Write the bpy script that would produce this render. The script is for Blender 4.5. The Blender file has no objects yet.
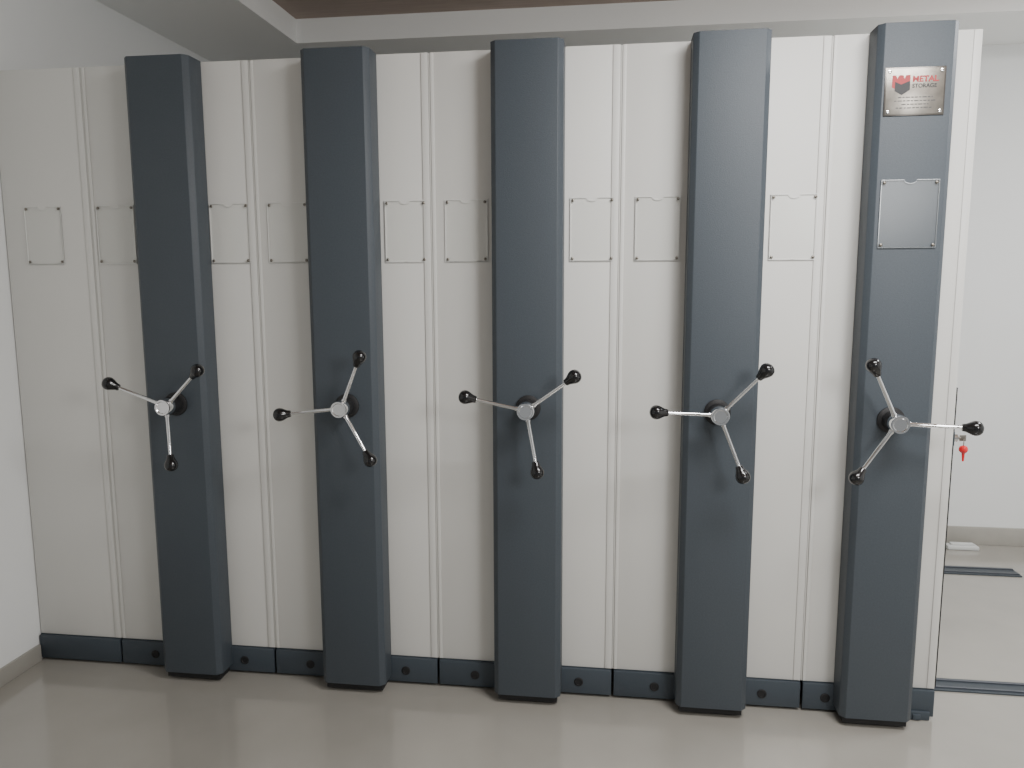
import bpy, bmesh, math
from mathutils import Matrix, Vector
sc=bpy.context.scene
COL=sc.collection
# ---------------------------------------------------------------- materials
def mat(name,color,rough=0.5,metal=0.0,bump=0.0,bscale=200.0,var=0.0,vscale=3.0,coat=0.0,spec=0.5,bdist=0.002):
    m=bpy.data.materials.new(name);m.use_nodes=True;nt=m.node_tree
    b=nt.nodes['Principled BSDF']
    b.inputs['Base Color'].default_value=(*color,1);b.inputs['Roughness'].default_value=rough
    b.inputs['Metallic'].default_value=metal;b.inputs['Specular IOR Level'].default_value=spec
    b.inputs['Coat Weight'].default_value=coat
    tc=nt.nodes.new('ShaderNodeTexCoord')
    if bump>0:
        n=nt.nodes.new('ShaderNodeTexNoise');n.inputs['Scale'].default_value=bscale;n.inputs['Detail'].default_value=3
        bp=nt.nodes.new('ShaderNodeBump');bp.inputs['Strength'].default_value=bump;bp.inputs['Distance'].default_value=bdist
        nt.links.new(tc.outputs['Object'],n.inputs['Vector']);nt.links.new(n.outputs['Fac'],bp.inputs['Height'])
        nt.links.new(bp.outputs['Normal'],b.inputs['Normal'])
    if var>0:
        n2=nt.nodes.new('ShaderNodeTexNoise');n2.inputs['Scale'].default_value=vscale;n2.inputs['Detail'].default_value=5
        r=nt.nodes.new('ShaderNodeValToRGB')
        r.color_ramp.elements[0].position=0.3;r.color_ramp.elements[1].position=0.7
        r.color_ramp.elements[0].color=(*[c*(1-var) for c in color],1);r.color_ramp.elements[1].color=(*[min(1,c*(1+var)) for c in color],1)
        nt.links.new(tc.outputs['Object'],n2.inputs['Vector']);nt.links.new(n2.outputs['Fac'],r.inputs['Fac']);nt.links.new(r.outputs['Color'],b.inputs['Base Color'])
    return m
M_COLUMN=mat('blue_grey_powder_coat',(0.060,0.073,0.087),0.50,bump=0.28,bscale=320,var=0.06,vscale=160,spec=0.42)
M_BASE=mat('blue_grey_base_coat',(0.048,0.061,0.075),0.45,bump=0.4,bscale=300,spec=0.4)
M_PANEL=mat('off_white_powder_coat',(0.69,0.685,0.655),0.45,bump=0.15,bscale=400,var=0.012,vscale=2)
M_STRIP=mat('off_white_edge_strip',(0.71,0.705,0.675),0.42)
M_GAP=mat('pale_rubber_bumper',(0.60,0.595,0.565),0.8)
M_CHROME=mat('chrome',(0.80,0.81,0.82),0.08,metal=1.0)
M_BLACK=mat('black_plastic',(0.006,0.006,0.007),0.18,coat=0.3)
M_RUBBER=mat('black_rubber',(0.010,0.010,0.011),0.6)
M_WALL=mat('white_wall_paint',(0.79,0.80,0.795),0.85,bump=0.08,bscale=120,var=0.01)
M_SOFFIT=mat('white_ceiling_paint',(0.90,0.905,0.89),0.9,bump=0.05,bscale=100)
M_SKIRT=mat('beige_stone_skirting',(0.37,0.355,0.32),0.4,var=0.06,vscale=9)
M_STEEL=mat('brushed_steel',(0.24,0.222,0.195),0.34,metal=0.9,var=0.18,vscale=30)
M_BEZEL=mat('dark_steel_bezel',(0.14,0.13,0.12),0.3,metal=0.9)
M_RED=mat('red_print',(0.40,0.022,0.027),0.4)
M_PRINT=mat('black_print',(0.02,0.02,0.022),0.5)
M_GREYPRINT=mat('grey_print',(0.07,0.066,0.066),0.5)
M_REDPL=mat('red_plastic',(0.65,0.01,0.015),0.25,coat=0.4)
M_RAIL=mat('dark_rail_steel',(0.05,0.062,0.075),0.4,metal=0.3)
M_RAILTOP=mat('rail_steel',(0.12,0.13,0.15),0.45,metal=0.7)
M_WHITEPL=mat('white_plastic',(0.60,0.61,0.60),0.5)
m=bpy.data.materials.new('clear_acrylic');m.use_nodes=True;nt=m.node_tree;nt.nodes.clear()
o=nt.nodes.new('ShaderNodeOutputMaterial');mx=nt.nodes.new('ShaderNodeMixShader');t=nt.nodes.new('ShaderNodeBsdfTransparent');g=nt.nodes.new('ShaderNodeBsdfGlossy')
t.inputs[0].default_value=(0.995,0.997,0.995,1);g.inputs['Roughness'].default_value=0.25
mx.inputs[0].default_value=0.015
nt.links.new(t.outputs[0],mx.inputs[1]);nt.links.new(g.outputs[0],mx.inputs[2]);nt.links.new(mx.outputs[0],o.inputs[0])
M_ACR=m
M_ACREDGE=mat('acrylic_edge',(0.80,0.80,0.78),0.2)
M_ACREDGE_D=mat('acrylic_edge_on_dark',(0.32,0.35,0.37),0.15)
# floor: polished beige stone
m=bpy.data.materials.new('polished_floor');m.use_nodes=True;nt=m.node_tree;b=nt.nodes['Principled BSDF']
tc=nt.nodes.new('ShaderNodeTexCoord')
n=nt.nodes.new('ShaderNodeTexNoise');n.inputs['Scale'].default_value=1.6;n.inputs['Detail'].default_value=6
r=nt.nodes.new('ShaderNodeValToRGB');r.color_ramp.elements[0].position=0.3;r.color_ramp.elements[1].position=0.72
r.color_ramp.elements[0].color=(0.285,0.270,0.240,1);r.color_ramp.elements[1].color=(0.355,0.338,0.303,1)
n2=nt.nodes.new('ShaderNodeTexNoise');n2.inputs['Scale'].default_value=5;n2.inputs['Detail'].default_value=3
mr=nt.nodes.new('ShaderNodeMapRange');mr.inputs[3].default_value=0.08;mr.inputs[4].default_value=0.17
nt.links.new(tc.outputs['Object'],n.inputs['Vector']);nt.links.new(tc.outputs['Object'],n2.inputs['Vector'])
nt.links.new(n.outputs['Fac'],r.inputs['Fac']);nt.links.new(r.outputs['Color'],b.inputs['Base Color'])
nt.links.new(n2.outputs['Fac'],mr.inputs[0]);nt.links.new(mr.outputs[0],b.inputs['Roughness'])
b.inputs['IOR'].default_value=1.9
M_FLOOR=m
m=bpy.data.materials.new('brown_wood_ceiling');m.use_nodes=True;nt=m.node_tree;b=nt.nodes['Principled BSDF']
tc=nt.nodes.new('ShaderNodeTexCoord');mp=nt.nodes.new('ShaderNodeMapping');mp.inputs['Scale'].default_value=(1.2,14,1)
n=nt.nodes.new('ShaderNodeTexNoise');n.inputs['Scale'].default_value=4;n.inputs['Detail'].default_value=6
r=nt.nodes.new('ShaderNodeValToRGB');r.color_ramp.elements[0].color=(0.31,0.24,0.20,1);r.color_ramp.elements[1].color=(0.48,0.39,0.33,1)
nt.links.new(tc.outputs['Object'],mp.inputs[0]);nt.links.new(mp.outputs[0],n.inputs['Vector']);nt.links.new(n.outputs['Fac'],r.inputs['Fac']);nt.links.new(r.outputs['Color'],b.inputs['Base Color'])
b.inputs['Roughness'].default_value=0.6
M_CEIL=m
# ---------------------------------------------------------------- mesh helpers
def finish(name,bm,material,parent=None,loc=(0,0,0),smooth=False,mats=None):
    bmesh.ops.recalc_face_normals(bm,faces=bm.faces)
    me=bpy.data.meshes.new(name);bm.to_mesh(me);bm.free()
    for mm in (mats or [material]): me.materials.append(mm)
    if smooth:
        for p in me.polygons:p.use_smooth=True
        me.set_sharp_from_angle(angle=math.radians(32))
    ob=bpy.data.objects.new(name,me);COL.objects.link(ob);ob.location=loc
    if parent: ob.parent=parent
    return ob
def add_box(bm,x0,x1,y0,y1,z0,z1,bev=0.0,seg=2,mi=0):
    ret=bmesh.ops.create_cube(bm,size=1);vs=ret['verts']
    for v in vs:
        v.co=Vector(((x0+x1)/2+v.co.x*(x1-x0),(y0+y1)/2+v.co.y*(y1-y0),(z0+z1)/2+v.co.z*(z1-z0)))
    fs=set(f for v in vs for f in v.link_faces)
    for f in fs:f.material_index=mi
    if bev>0:
        es=list(set(e for v in vs for e in v.link_edges))
        bmesh.ops.bevel(bm,geom=es,offset=bev,segments=seg,affect='EDGES',profile=0.5,material=-1)
def box(name,x0,x1,y0,y1,z0,z1,material,parent=None,bev=0.0,loc=(0,0,0)):
    bm=bmesh.new();add_box(bm,x0,x1,y0,y1,z0,z1,bev);return finish(name,bm,material,parent,loc,smooth=bev>0)
def lathe(bm,prof,p0,axis,seg=32,mi=0):
    ax=Vector(axis).normalized();up=Vector((0,0,1)) if abs(ax.z)<0.9 else Vector((1,0,0))
    a=ax.cross(up).normalized();b_=ax.cross(a)
    rings=[]
    for s,rad in prof:
        c=Vector(p0)+ax*s
        if rad<1e-6: rings.append([bm.verts.new(c)])
        else: rings.append([bm.verts.new(c+(a*math.cos(2*math.pi*i/seg)+b_*math.sin(2*math.pi*i/seg))*rad) for i in range(seg)])
    for k in range(len(rings)-1):
        A,B=rings[k],rings[k+1]
        for i in range(seg):
            j=(i+1)%seg
            if len(A)==1 and len(B)==1: continue
            if len(A)==1: f=bm.faces.new((A[0],B[i],B[j]))
            elif len(B)==1: f=bm.faces.new((A[i],B[0],A[j]))
            else: f=bm.faces.new((A[i],B[i],B[j],A[j]))
            f.material_index=mi
def prism(bm,pts,z0,z1,bev=0):
    lo=[bm.verts.new((x,y,z0)) for x,y in pts];hi=[bm.verts.new((x,y,z1)) for x,y in pts]
    n=len(pts)
    for i in range(n):
        bm.faces.new((lo[i],lo[(i+1)%n],hi[(i+1)%n],hi[i]))
    bm.faces.new(lo);bm.faces.new(hi)
    if bev:
        es=[e for e in bm.edges]
        bmesh.ops.bevel(bm,geom=es,offset=bev,segments=2,affect='EDGES',profile=0.5)
def empty(name,loc,label,cat,group=None):
    e=bpy.data.objects.new(name,None);e.empty_display_size=0.1;COL.objects.link(e);e.location=loc
    e['label']=label;e['category']=cat
    if group:e['group']=group
    return e
def struct(ob):
    ob['kind']='structure';return ob
# ---------------------------------------------------------------- room
XL=-1.857;XR=3.6;YB=1.96;YF=-4.2;ZS=2.64;ZC=2.755
struct(box('floor',XL-0.15,XR+0.15,YF,YB+0.15,-0.1,0,M_FLOOR))
struct(box('wall_left',XL-0.15,XL,YF,YB+0.15,0,ZC+0.15,M_WALL))
struct(box('wall_right',XR,XR+0.15,YF,YB+0.15,0,ZC+0.15,M_WALL))
struct(box('wall_back',XL,XR,YB,YB+0.15,0,ZC+0.15,M_WALL))
struct(box('ceiling',-1.262,XR,YF,1.42,ZC,ZC+0.12,M_CEIL))
struct(box('trim_1',XL,-1.262,YF,YB,ZS,ZC+0.12,M_SOFFIT))
struct(box('trim_2',-1.262,XR,1.42,YB,ZS,ZC+0.12,M_SOFFIT))
struct(box('baseboard_left',XL,XL+0.012,YF,0.085,0,0.065,M_SKIRT,bev=0.002))
struct(box('baseboard_back',1.45,XR,YB-0.014,YB,0,0.10,M_SKIRT,bev=0.002))
# ---------------------------------------------------------------- floor rails
def rail(y0,y1,x1,label):
    bm=bmesh.new()
    add_box(bm,XL+0.03,x1,y0,y1,0.0,0.006,0.0015,mi=0)
    w=y1-y0
    add_box(bm,XL+0.035,x1-0.005,y0+w*0.16,y0+w*0.26,0.005,0.0105,0.001,mi=1)
    add_box(bm,XL+0.035,x1-0.005,y1-w*0.26,y1-w*0.16,0.005,0.0105,0.001,mi=1)
    ob=finish('floor_rail',bm,None,mats=[M_RAIL,M_RAILTOP])
    ob['label']=label;ob['category']='rail';ob['group']='floor rails of the shelving system'
    return ob
rail(0.285,0.375,3.4,'dark steel guide rail on the floor beneath the shelving units')
rail(1.47,1.58,2.35,'short dark steel guide rail on the floor near the back wall')
# ---------------------------------------------------------------- label holder
def label_holder(parent,xc,yf,zc,w=0.145,h=0.205,edge=None):
    x0,x1=xc-w/2,xc+w/2;z0,z1=zc-h/2,zc+h/2
    y=yf-0.0018;t=0.0018
    bm=bmesh.new()
    nr=0.018
    pts=[(x0,z0),(x1,z0),(x1,z1)]
    for i in range(0,11):
        a=math.pi*i/10
        pts.append((xc+nr*math.cos(a),z1-nr*0.6*math.sin(a)))
    pts.append((x0,z1))
    fr=[bm.verts.new((px,y-t,pz)) for px,pz in pts];bk=[bm.verts.new((px,y,pz)) for px,pz in pts]
    bm.faces.new(fr).material_index=0;bm.faces.new(list(reversed(bk))).material_index=0
    n=len(pts)
    for i in range(n):
        bm.faces.new((fr[i],fr[(i+1)%n],bk[(i+1)%n],bk[i])).material_index=1
    e=0.0022
    add_box(bm,x0,x0+e,y-t,yf-0.0003,z0,z1,mi=1)
    add_box(bm,x1-e,x1,y-t,yf-0.0003,z0,z1,mi=1)
    add_box(bm,x0+e,x1-e,y-t,yf-0.0003,z0,z0+e,mi=1)
    top=pts[2:]
    for (ax,az),(bx,bz) in zip(top[:-1],top[1:]):
        q=[bm.verts.new((ax,y-t-0.0002,az)),bm.verts.new((bx,y-t-0.0002,bz)),bm.verts.new((bx,y-t-0.0002,bz-0.0016)),bm.verts.new((ax,y-t-0.0002,az-0.0016))]
        bm.faces.new(q).material_index=1
    ob=finish('label_holder',bm,None,parent,mats=[M_ACR,edge or M_ACREDGE])
    ob['label']='clear acrylic label pocket held by four screws'
    for sx in(-1,1):
        for sz in(-1,1):
            bm=bmesh.new()
            lathe(bm,[(0,0),(0,0.0048),(0.002,0.0048),(0.0035,0.003),(0.004,0)],(xc+sx*(w/2-0.009),y-t,zc+sz*(h/2-0.009)),(0,-1,0),14)
            s=finish('screw',bm,M_STEEL,ob,smooth=True)
    return ob
# ---------------------------------------------------------------- handwheel
def handwheel(parent,xc,angles,hz,RK):
    bm=bmesh.new()
    lathe(bm,[(0,0),(0,0.026),(0.002,0.0285),(0.034,0.0285),(0.038,0.0262),(0.038,0.021),(0.0355,0.019),(0.0355,0)],(0,-0.052,0),(0,-1,0),40)
    hub=finish('handwheel',bm,M_CHROME,parent,(xc,0,hz),smooth=True)
    hub['label']='three-spoke chrome handwheel with black grips'
    bm=bmesh.new()
    lathe(bm,[(0,0),(0,0.041),(0.006,0.041),(0.008,0.038),(0.010,0.029),(0.046,0.031),(0.052,0.030),(0.0525,0)],(0,0.0,0),(0,-1,0),40)
    c=finish('collar',bm,M_RUBBER,hub,smooth=True);c['label']='black plastic shaft collar'
    for a in angles:
        a=math.radians(a)
        p0=Vector((math.cos(a)*0.022,-0.066,math.sin(a)*0.022));p1=Vector((math.cos(a)*RK,-0.104,math.sin(a)*RK))
        d=(p1-p0).normalized();L=(p1-p0).length
        bm=bmesh.new()
        lathe(bm,[(0,0),(0,0.0088),(0.012,0.0084),(0.016,0.0064),(L-0.03,0.0054),(L-0.02,0.0054),(L-0.018,0)],p0,d,20)
        s=finish('spoke',bm,M_CHROME,hub,smooth=True);s['label']='tapered chrome spoke'
        bm=bmesh.new()
        q=p0+d*(L-0.030)
        k_=1.15
        lathe(bm,[(s_,r_*k_) for s_,r_ in [(0,0),(0,0.0088),(0.003,0.0098),(0.010,0.0108),(0.018,0.0140),(0.026,0.0176),(0.034,0.0194),(0.041,0.0190),(0.048,0.0165),(0.053,0.0120),(0.056,0.006),(0.057,0)]],q,d,28)
        k=finish('knob',bm,M_BLACK,hub,smooth=True);k['label']='glossy black pear-shaped knob'
    return hub
# ---------------------------------------------------------------- shelving units
def unit(x0,x1,colx,hubx,labels,plugs,angles,label,strips=(True,True),hz=1.047,RK=0.190,hw=0.115):
    xc=(x0+x1)/2;L=x0-xc;R=x1-xc
    u=empty('mobile_shelving_unit',(xc,0.1,0),label,'shelving unit','compact shelving units standing in a row')
    def yy(w): return w-0.1
    bm=bmesh.new()
    add_box(bm,L+0.006,R-0.006,yy(0.118),yy(1.72),0.10,2.17,0.004)
    for yb in (0.45,0.85,1.25):
        add_box(bm,L+0.002,R-0.002,yy(yb),yy(yb+0.03),0.12,2.16,0.002)
    finish('body',bm,M_PANEL,u,smooth=True)
    bm=bmesh.new()
    add_box(bm,L,R,yy(0.100),yy(0.117),0.104,2.2,0.0025)
    finish('end_panel',bm,M_PANEL,u,smooth=True)
    for side,on in zip((-1,1),strips):
        if not on: continue
        w=0.012 if side<0 else 0.024
        if side<0: add=(L+0.0005,L+w)
        else: add=(R-w,R-0.0005)
        box('edge_strip',add[0],add[1],yy(0.0965),yy(0.0999),0.106,2.198,M_STRIP,u,bev=0.0015)
    if x1<1.2:
        box('bumper_strip',R+0.0002,R+0.0054,yy(0.0985),yy(0.115),0.106,2.197,M_GAP,u,bev=0.001)['label']='pale rubber bumper strip'
    bm=bmesh.new()
    add_box(bm,L+0.001,R-0.001,yy(0.088),yy(0.1),0.010,0.102,0.003)
    add_box(bm,L+0.02,R-0.02,yy(0.1),yy(1.7),0.030,0.099)
    add_box(bm,L+0.001,R-0.001,yy(0.0985),yy(0.116),0.094,0.1035)
    finish('base',bm,M_BASE,u,smooth=True)
    for px in plugs:
        bm=bmesh.new()
        lathe(bm,[(0,0),(0,0.0160),(0.002,0.0160),(0.0035,0.0135),(0.0035,0.011),(0.0015,0.010),(0.0015,0)],(px-xc,yy(0.088),0.054),(0,-1,0),24)
        p=finish('plug',bm,M_RUBBER,u,smooth=True);p['label']='round black rubber plug'
    if colx is not None:
        c=colx-xc;ch=0.017
        bm=bmesh.new()
        prism(bm,[(c-hw,yy(0.0935)),(c-hw,yy(ch)),(c-hw+ch,yy(0)),(c+hw-ch,yy(0)),(c+hw,yy(ch)),(c+hw,yy(0.0935))],0.035,2.2,0.0015)
        add_box(bm,c-hw+0.012,c+hw-0.012,yy(0.018),yy(0.087),0.010,0.036,mi=1)  # blackened filler block, stands in for the shadow line beneath the column
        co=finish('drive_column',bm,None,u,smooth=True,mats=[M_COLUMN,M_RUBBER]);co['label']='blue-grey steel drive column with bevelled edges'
        hb=handwheel(u,hubx-xc,angles,hz,RK);hb.location.y=-0.1
    for lx in labels:
        label_holder(u,lx-xc,yy(0.0995),1.625)
    return u
unit(-1.853,-1.513,None,None,[-1.697],[],None,'off-white fixed shelving bay with blue-grey base beside the wall',(False,True))
unit(-1.507,-0.894,-1.175,-1.168,[-1.416,-0.988],[-1.37,-1.01],[155,42,-81],'off-white shelving unit with blue-grey column next to the fixed bay',hz=1.037)
unit(-0.888,-0.273,-0.560,-0.548,[-0.776,-0.359],[-0.754,-0.39],[185,65,-56],'off-white shelving unit with blue-grey column and level-turned handwheel',hz=1.042)
unit(-0.267,0.352,0.062,0.068,[-0.151,0.267],[-0.135,0.237],[166,37,-78],'off-white shelving unit with blue-grey column in the middle of the row',hz=1.047)
unit(0.358,0.990,0.683,0.672,[0.477,0.900],[0.50,0.863],[176,49,-69],'off-white shelving unit with blue-grey column beside the end unit',hz=1.044)
U5=unit(0.996,1.42,1.209,1.195,[],[1.07],[117,-0.5,-127],'end shelving unit with metal nameplate on its blue-grey column',hz=1.030,RK=0.197,hw=0.112)
ux=U5.location.x
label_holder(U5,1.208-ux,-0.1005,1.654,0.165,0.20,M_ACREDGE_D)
bm=bmesh.new()
add_box(bm,-0.0840,0.0840,-0.0024,0,-0.0685,0.0685,0.0010,mi=1)
add_box(bm,-0.0800,0.0800,-0.0030,0,-0.0645,0.0645,0.0006,mi=0)
NP=finish('nameplate',bm,None,U5,(1.2035-ux,-0.1003,2.005),smooth=True,mats=[M_STEEL,M_BEZEL]);NP['label']='brushed steel nameplate with red and black print'
for sx in(-1,1):
    for sz in(-1,1):
        bm=bmesh.new();lathe(bm,[(0,0),(0,0.005),(0.0015,0.005),(0.003,0)],(sx*0.072,-0.0030,sz*0.0570),(0,-1,0),14);finish('screw',bm,M_CHROME,NP,smooth=True)
def poly(bm,pts,y=-0.0034,mi=0):
    f=bm.faces.new([bm.verts.new((x,y,z)) for x,z in pts]);f.material_index=mi
bm=bmesh.new()
poly(bm,[(-0.064,0.012),(-0.064,0.046),(-0.054,0.046),(-0.050,0.036),(-0.046,0.046),(-0.034,0.046),(-0.030,0.036),(-0.026,0.046),(-0.014,0.046),(-0.014,0.012),(-0.039,0.002)],mi=0)
poly(bm,[(-0.056,0.028),(-0.039,0.020),(-0.014,0.030),(-0.014,0.004),(-0.036,-0.010),(-0.056,0.002)],y=-0.0036,mi=1)
finish('emblem',bm,None,NP,mats=[M_RED,M_PRINT])['label']='red and black emblem print'
def text(s,x,z,size,material,bold=0.0,sx=1.0,name='lettering'):
    cu=bpy.data.curves.new('tmp','FONT');cu.body=s;cu.size=size;cu.offset=bold;cu.extrude=0.0001
    o=bpy.data.objects.new('tmp',cu);COL.objects.link(o);bpy.context.view_layer.update()
    dg=bpy.context.evaluated_depsgraph_get();me=bpy.data.meshes.new_from_object(o.evaluated_get(dg));bpy.data.objects.remove(o)
    me.transform(Matrix.Translation((x,-0.0035,z))@Matrix.Rotation(math.pi/2,4,'X')@Matrix.Diagonal((sx,1,1,1)))
    me.materials.clear();me.materials.append(material)
    ob=bpy.data.objects.new(name,me);COL.objects.link(ob);ob.parent=NP;return ob
text('METAL',-0.008,0.027,0.0225,M_RED,0.0008,1.05)['label']='bold red lettering'
text('STORAGE',-0.008,0.010,0.0155,M_PRINT,0.0003,1.0)['label']='small dark lettering'
bm=bmesh.new()
for k,(a,b_) in enumerate([(-0.045,0.05),(-0.055,0.058),(-0.035,0.04),(-0.05,0.052)]):
    z=-0.018-k*0.010;x=a;i=0
    while x<b_:
        w=[0.009,0.006,0.012,0.007][(i+k)%4];poly(bm,[(x,z),(min(x+w,b_),z),(min(x+w,b_),z+0.003),(x,z+0.003)]);x+=w+0.003;i+=1
finish('fine_print',bm,M_GREYPRINT,NP)
# black sealing strip, lock and foot
box('seal_strip',1.4205-ux,1.4265-ux,0.003,0.016,0.11,1.12,M_RUBBER,U5,bev=0.002)['label']='black rubber sealing strip'
LZ=0.955
bm=bmesh.new()
add_box(bm,1.4205-ux,1.427-ux,0.0,0.035,LZ-0.024,LZ+0.024,0.003,mi=0)
lathe(bm,[(0,0),(0,0.013),(0.012,0.013),(0.014,0.011),(0.014,0)],(1.427-ux,0.018,LZ),(1,0,0),24,mi=1)
finish('lock',bm,None,U5,smooth=True,mats=[M_RAIL,M_CHROME])['label']='metal cylinder lock'
bm=bmesh.new()
add_box(bm,1.33-ux,1.405-ux,-0.02,0.0,0.0,0.03,0.003);add_box(bm,1.35-ux,1.375-ux,-0.026,-0.019,0.003,0.022,0.002)
finish('foot',bm,M_BASE,U5,smooth=True)['label']='small steel anti-tilt foot'
# key
K=empty('key',(1.4395,0.118,LZ),'small steel key with red fob hanging from the lock','key')
bm=bmesh.new()
lathe(bm,[(0,0),(0,0.004),(0.012,0.004),(0.012,0)],(-0.001,0,0),(1,0,0),12)
add_box(bm,0.008,0.028,-0.0012,0.0012,-0.010,0.010,0.0008)
finish('key_blade',bm,M_STEEL,K,smooth=True)
bm=bmesh.new()
R_=0.012;seg=24
rings=[]
for i in range(seg):
    a=2*math.pi*i/seg;c=Vector((0.022+R_*0.25*math.cos(a),R_*math.cos(a)*0.5,-0.016+R_*math.sin(a)))
    rad=Vector((0.25*math.cos(a),math.cos(a)*0.5,math.sin(a))).normalized();nn=Vector((0.9,-0.45,0)).normalized()
    rings.append([bm.verts.new(c+(rad*math.cos(2*math.pi*j/8)+nn*math.sin(2*math.pi*j/8))*0.0011) for j in range(8)])
for i in range(seg):
    for j in range(8):
        bm.faces.new((rings[i][j],rings[(i+1)%seg][j],rings[(i+1)%seg][(j+1)%8],rings[i][(j+1)%8]))
finish('key_ring',bm,M_STEEL,K,smooth=True)
bm=bmesh.new()
lathe(bm,[(0,0),(0.001,0.006),(0.004,0.0110),(0.010,0.0135),(0.017,0.0135),(0.022,0.0100),(0.026,0.0050),(0.044,0.0035),(0.052,0.003),(0.053,0)],(0.022,0,-0.024),(0.03,0,-1),20)
finish('key_fob',bm,M_REDPL,K,smooth=True)['label']='glossy red plastic fob'
bm=bmesh.new()
add_box(bm,2.15,2.31,1.84,1.90,0.0,0.022,0.006);add_box(bm,2.17,2.29,1.855,1.885,0.02,0.034,0.005)
wb=finish('cable_cover',bm,M_WHITEPL,smooth=True);wb['label']='small white plastic cable cover on the floor by the skirting';wb['category']='cable cover'
# ---------------------------------------------------------------- lights
def area(name,loc,sx,sy,power,color=(1,0.995,0.985),rot=(0,0,0)):
    l=bpy.data.lights.new(name,'AREA');l.shape='RECTANGLE';l.size=sx;l.size_y=sy;l.energy=power;l.color=color
    o=bpy.data.objects.new(name,l);COL.objects.link(o);o.location=loc;o.rotation_euler=rot;return o
def point_light(name,loc,rad,power,color=(1,0.995,0.985)):
    l=bpy.data.lights.new(name,'POINT');l.shadow_soft_size=rad;l.energy=power;l.color=color
    o=bpy.data.objects.new(name,l);COL.objects.link(o);o.location=loc;return o
area('ceiling_lamp',(1.3,-1.1,2.74),1.1,0.5,62)
area('ceiling_lamp',(2.6,0.4,2.74),0.6,0.6,38,(0.98,0.99,1))
point_light('fill_light',(1.8,-2.3,2.0),0.32,92)  # added out-of-view point light to brighten soffit and ceiling, no real fixture
w=bpy.data.worlds.new('world');sc.world=w;w.use_nodes=True
w.node_tree.nodes['Background'].inputs[0].default_value=(0.94,0.95,0.95,1);w.node_tree.nodes['Background'].inputs[1].default_value=0.32
# ---------------------------------------------------------------- camera
psi,th,ro=0.134,0.1348,-0.0031
f=Vector((-math.sin(psi)*math.cos(th),math.cos(psi)*math.cos(th),-math.sin(th)))
r=Vector((math.cos(psi),math.sin(psi),0));u=r.cross(f)
r2=r*math.cos(ro)+u*math.sin(ro);u2=r2.cross(f)
cd=bpy.data.cameras.new('camera');cd.sensor_fit='HORIZONTAL';cd.sensor_width=36;cd.lens=780/1024*36;cd.clip_start=0.05
cam=bpy.data.objects.new('camera',cd);COL.objects.link(cam);sc.camera=cam
mw=Matrix.Identity(4)
for i,v in enumerate((r2,u2,-f)):
    for j in range(3): mw[j][i]=v[j]
mw[0][3],mw[1][3],mw[2][3]=0.3527,-2.5096,1.4677
cam.matrix_world=mw
